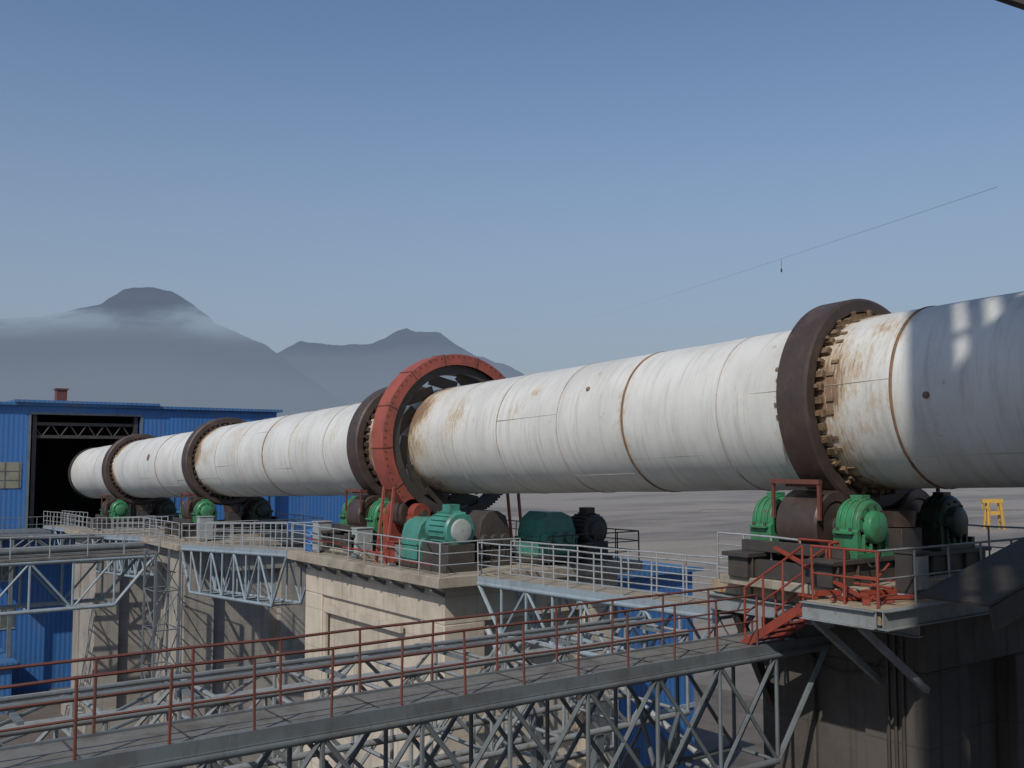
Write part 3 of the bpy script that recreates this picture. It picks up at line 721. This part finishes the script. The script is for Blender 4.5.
for d0,x0,x1,h in ((500,540,1100,4),(900,520,1150,7),(330,700,1100,1.5)):
    k=60; vs=[];fs=[]
    for i in range(k+1):
        x=x0+(x1-x0)*i/k; hh=h*(.5+.5*noise.noise(Vector((i*.35,d0,0))))+.2
        for dd,z in ((0,-.1),(h*3,hh),(h*6,hh*.8),(h*10,-.1)):
            q=px(x,457,d0+dd); vs.append((q.x,q.y,z))
    for i in range(k):
        for j in range(3): fs.append((i*4+j,(i+1)*4+j,(i+1)*4+j+1,i*4+j+1))
    mb.add(vs,fs)
mb.obj('plain_terrain',bpy.data.materials['dry_plain'])

# ------------------------------------------------------------------ mountains
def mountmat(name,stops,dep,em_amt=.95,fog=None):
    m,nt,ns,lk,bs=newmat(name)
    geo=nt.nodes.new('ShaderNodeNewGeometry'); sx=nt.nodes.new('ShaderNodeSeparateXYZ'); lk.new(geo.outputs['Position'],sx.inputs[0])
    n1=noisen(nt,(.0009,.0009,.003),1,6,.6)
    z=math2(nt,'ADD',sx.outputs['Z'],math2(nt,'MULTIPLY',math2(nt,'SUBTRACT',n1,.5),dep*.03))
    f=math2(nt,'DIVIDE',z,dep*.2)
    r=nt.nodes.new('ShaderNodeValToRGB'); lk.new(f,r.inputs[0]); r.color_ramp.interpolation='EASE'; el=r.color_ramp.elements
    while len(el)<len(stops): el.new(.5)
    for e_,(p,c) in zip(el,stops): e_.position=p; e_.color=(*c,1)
    em=nt.nodes.new('ShaderNodeEmission'); lk.new(r.outputs[0],em.inputs[0])  # aerial haze painted as emission, coloured by height
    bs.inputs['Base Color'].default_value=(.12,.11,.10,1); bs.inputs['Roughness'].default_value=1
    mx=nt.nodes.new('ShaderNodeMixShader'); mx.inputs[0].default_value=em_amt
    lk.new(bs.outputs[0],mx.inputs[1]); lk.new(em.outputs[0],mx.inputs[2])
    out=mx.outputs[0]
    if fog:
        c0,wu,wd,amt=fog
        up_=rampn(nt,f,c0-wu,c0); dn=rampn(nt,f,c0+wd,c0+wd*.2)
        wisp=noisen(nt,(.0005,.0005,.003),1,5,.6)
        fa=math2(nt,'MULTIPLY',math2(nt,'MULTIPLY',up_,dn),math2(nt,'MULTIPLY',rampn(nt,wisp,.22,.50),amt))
        tr=nt.nodes.new('ShaderNodeBsdfTransparent'); m2=nt.nodes.new('ShaderNodeMixShader')  # mist band imitated by transparency, so the sky shows through
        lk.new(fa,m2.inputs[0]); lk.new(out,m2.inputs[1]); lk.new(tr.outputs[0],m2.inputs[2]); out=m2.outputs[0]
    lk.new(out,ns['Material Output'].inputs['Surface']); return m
def interp(pts,x):
    for (a,b),(c,d) in zip(pts[:-1],pts[1:]):
        if a<=x<=c: return b+(d-b)*(x-a)/(c-a)
    return pts[-1][1]
def mountain(name,prof,dep,mat,amp):
    x0,x1=prof[0][0],prof[-1][0]; k=420; rows=26; vs=[];fs=[]
    for i in range(k+1):
        x=x0+(x1-x0)*i/k; H=(457-interp(prof,x))/1000*dep
        rr=noise.fractal(Vector((x*.05,3.1,dep*.001)),1.0,2.0,5)
        for j in range(rows+1):
            t=j/rows*2-1
            dd=dep+ t*dep*.28
            s=max(0,1-abs(t))
            q=px(x,457,dd)
            nn=noise.fractal(Vector((q.x*.0022,q.y*.0022,1.7)),1.0,2.0,6)
            z=H*(s**.85)*(1+amp*.9*nn*(1-s)) + (rr*dep*.0018*s)
            vs.append((q.x,q.y,max(-30,z-5)))
    for i in range(k):
        for j in range(rows): a=i*(rows+1)+j; fs.append((a,a+rows+1,a+rows+2,a+1))
    mb=MB(); mb.add(vs,fs); mb.obj(name,mat,ang=180)
pA=[(-700,400),(-500,350),(-300,325),(-150,330),(-60,318),(0,314),(40,312),(60,308),(100,298),(118,285),(130,282),(168,285),(190,299),(214,319),(240,330),(262,340),(280,352),(300,368),(330,390),(380,425),(420,457)]
pB=[(120,457),(200,400),(250,365),(283,346),(300,338),(330,342),(372,341),(398,327),(406,324),(416,328),(440,329),(455,341),(475,352),(500,360),(540,378),(600,400),(680,425),(760,457)]
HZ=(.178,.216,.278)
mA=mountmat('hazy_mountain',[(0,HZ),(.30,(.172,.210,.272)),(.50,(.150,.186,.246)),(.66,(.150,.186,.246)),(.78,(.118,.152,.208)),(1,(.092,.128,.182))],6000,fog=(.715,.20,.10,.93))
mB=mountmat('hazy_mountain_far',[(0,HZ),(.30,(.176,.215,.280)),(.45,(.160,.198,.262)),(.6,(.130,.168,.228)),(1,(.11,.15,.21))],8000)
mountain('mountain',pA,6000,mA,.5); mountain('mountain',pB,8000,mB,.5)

# ------------------------------------------------------------------ light
TV=Vector((.86,.50,0)).normalized(); EL=R(42)
d=Vector((TV.x*math.cos(EL),TV.y*math.cos(EL),-math.sin(EL)))
sl=bpy.data.lights.new('sun','SUN'); sl.energy=2.8; sl.angle=R(.5); sl.color=(1,.93,.84)
so=bpy.data.objects.new('sun',sl); scene.collection.objects.link(so); so.rotation_euler=d.to_track_quat('-Z','Y').to_euler()
so.location=(-20,-20,80)
w=bpy.data.worlds.new('World'); scene.world=w; w.use_nodes=True; nt=w.node_tree
sk=nt.nodes.new('ShaderNodeTexSky'); sk.sky_type='NISHITA'; sk.sun_disc=False; sk.sun_elevation=EL
sk.sun_rotation=math.atan2(-TV.x,-TV.y)
sk.air_density=1.0; sk.dust_density=1.0; sk.ozone_density=2.5; sk.altitude=300
STR=.105
tc=nt.nodes.new('ShaderNodeTexCoord'); sx=nt.nodes.new('ShaderNodeSeparateXYZ'); nt.links.new(tc.outputs['Generated'],sx.inputs[0])
hz=rampn(nt,sx.outputs['Z'],.44,-.02)
hzf=math2(nt,'MULTIPLY',hz,.92)
cc=mixc(nt,hzf,sk.outputs[0],(.25/STR,.295/STR,.365/STR))
bg=nt.nodes['Background']; bg.inputs[1].default_value=STR
nt.links.new(cc,bg.inputs[0])

# ------------------------------------------------------------------ camera
cd=bpy.data.cameras.new('camera'); cd.sensor_width=36; cd.lens=35.156; cd.clip_start=.1; cd.clip_end=30000
co=bpy.data.objects.new('camera',cd); scene.collection.objects.link(co); co.location=(0,0,18)
co.rotation_euler=(R(90+4.17),0,R(-36.2)); scene.camera=co
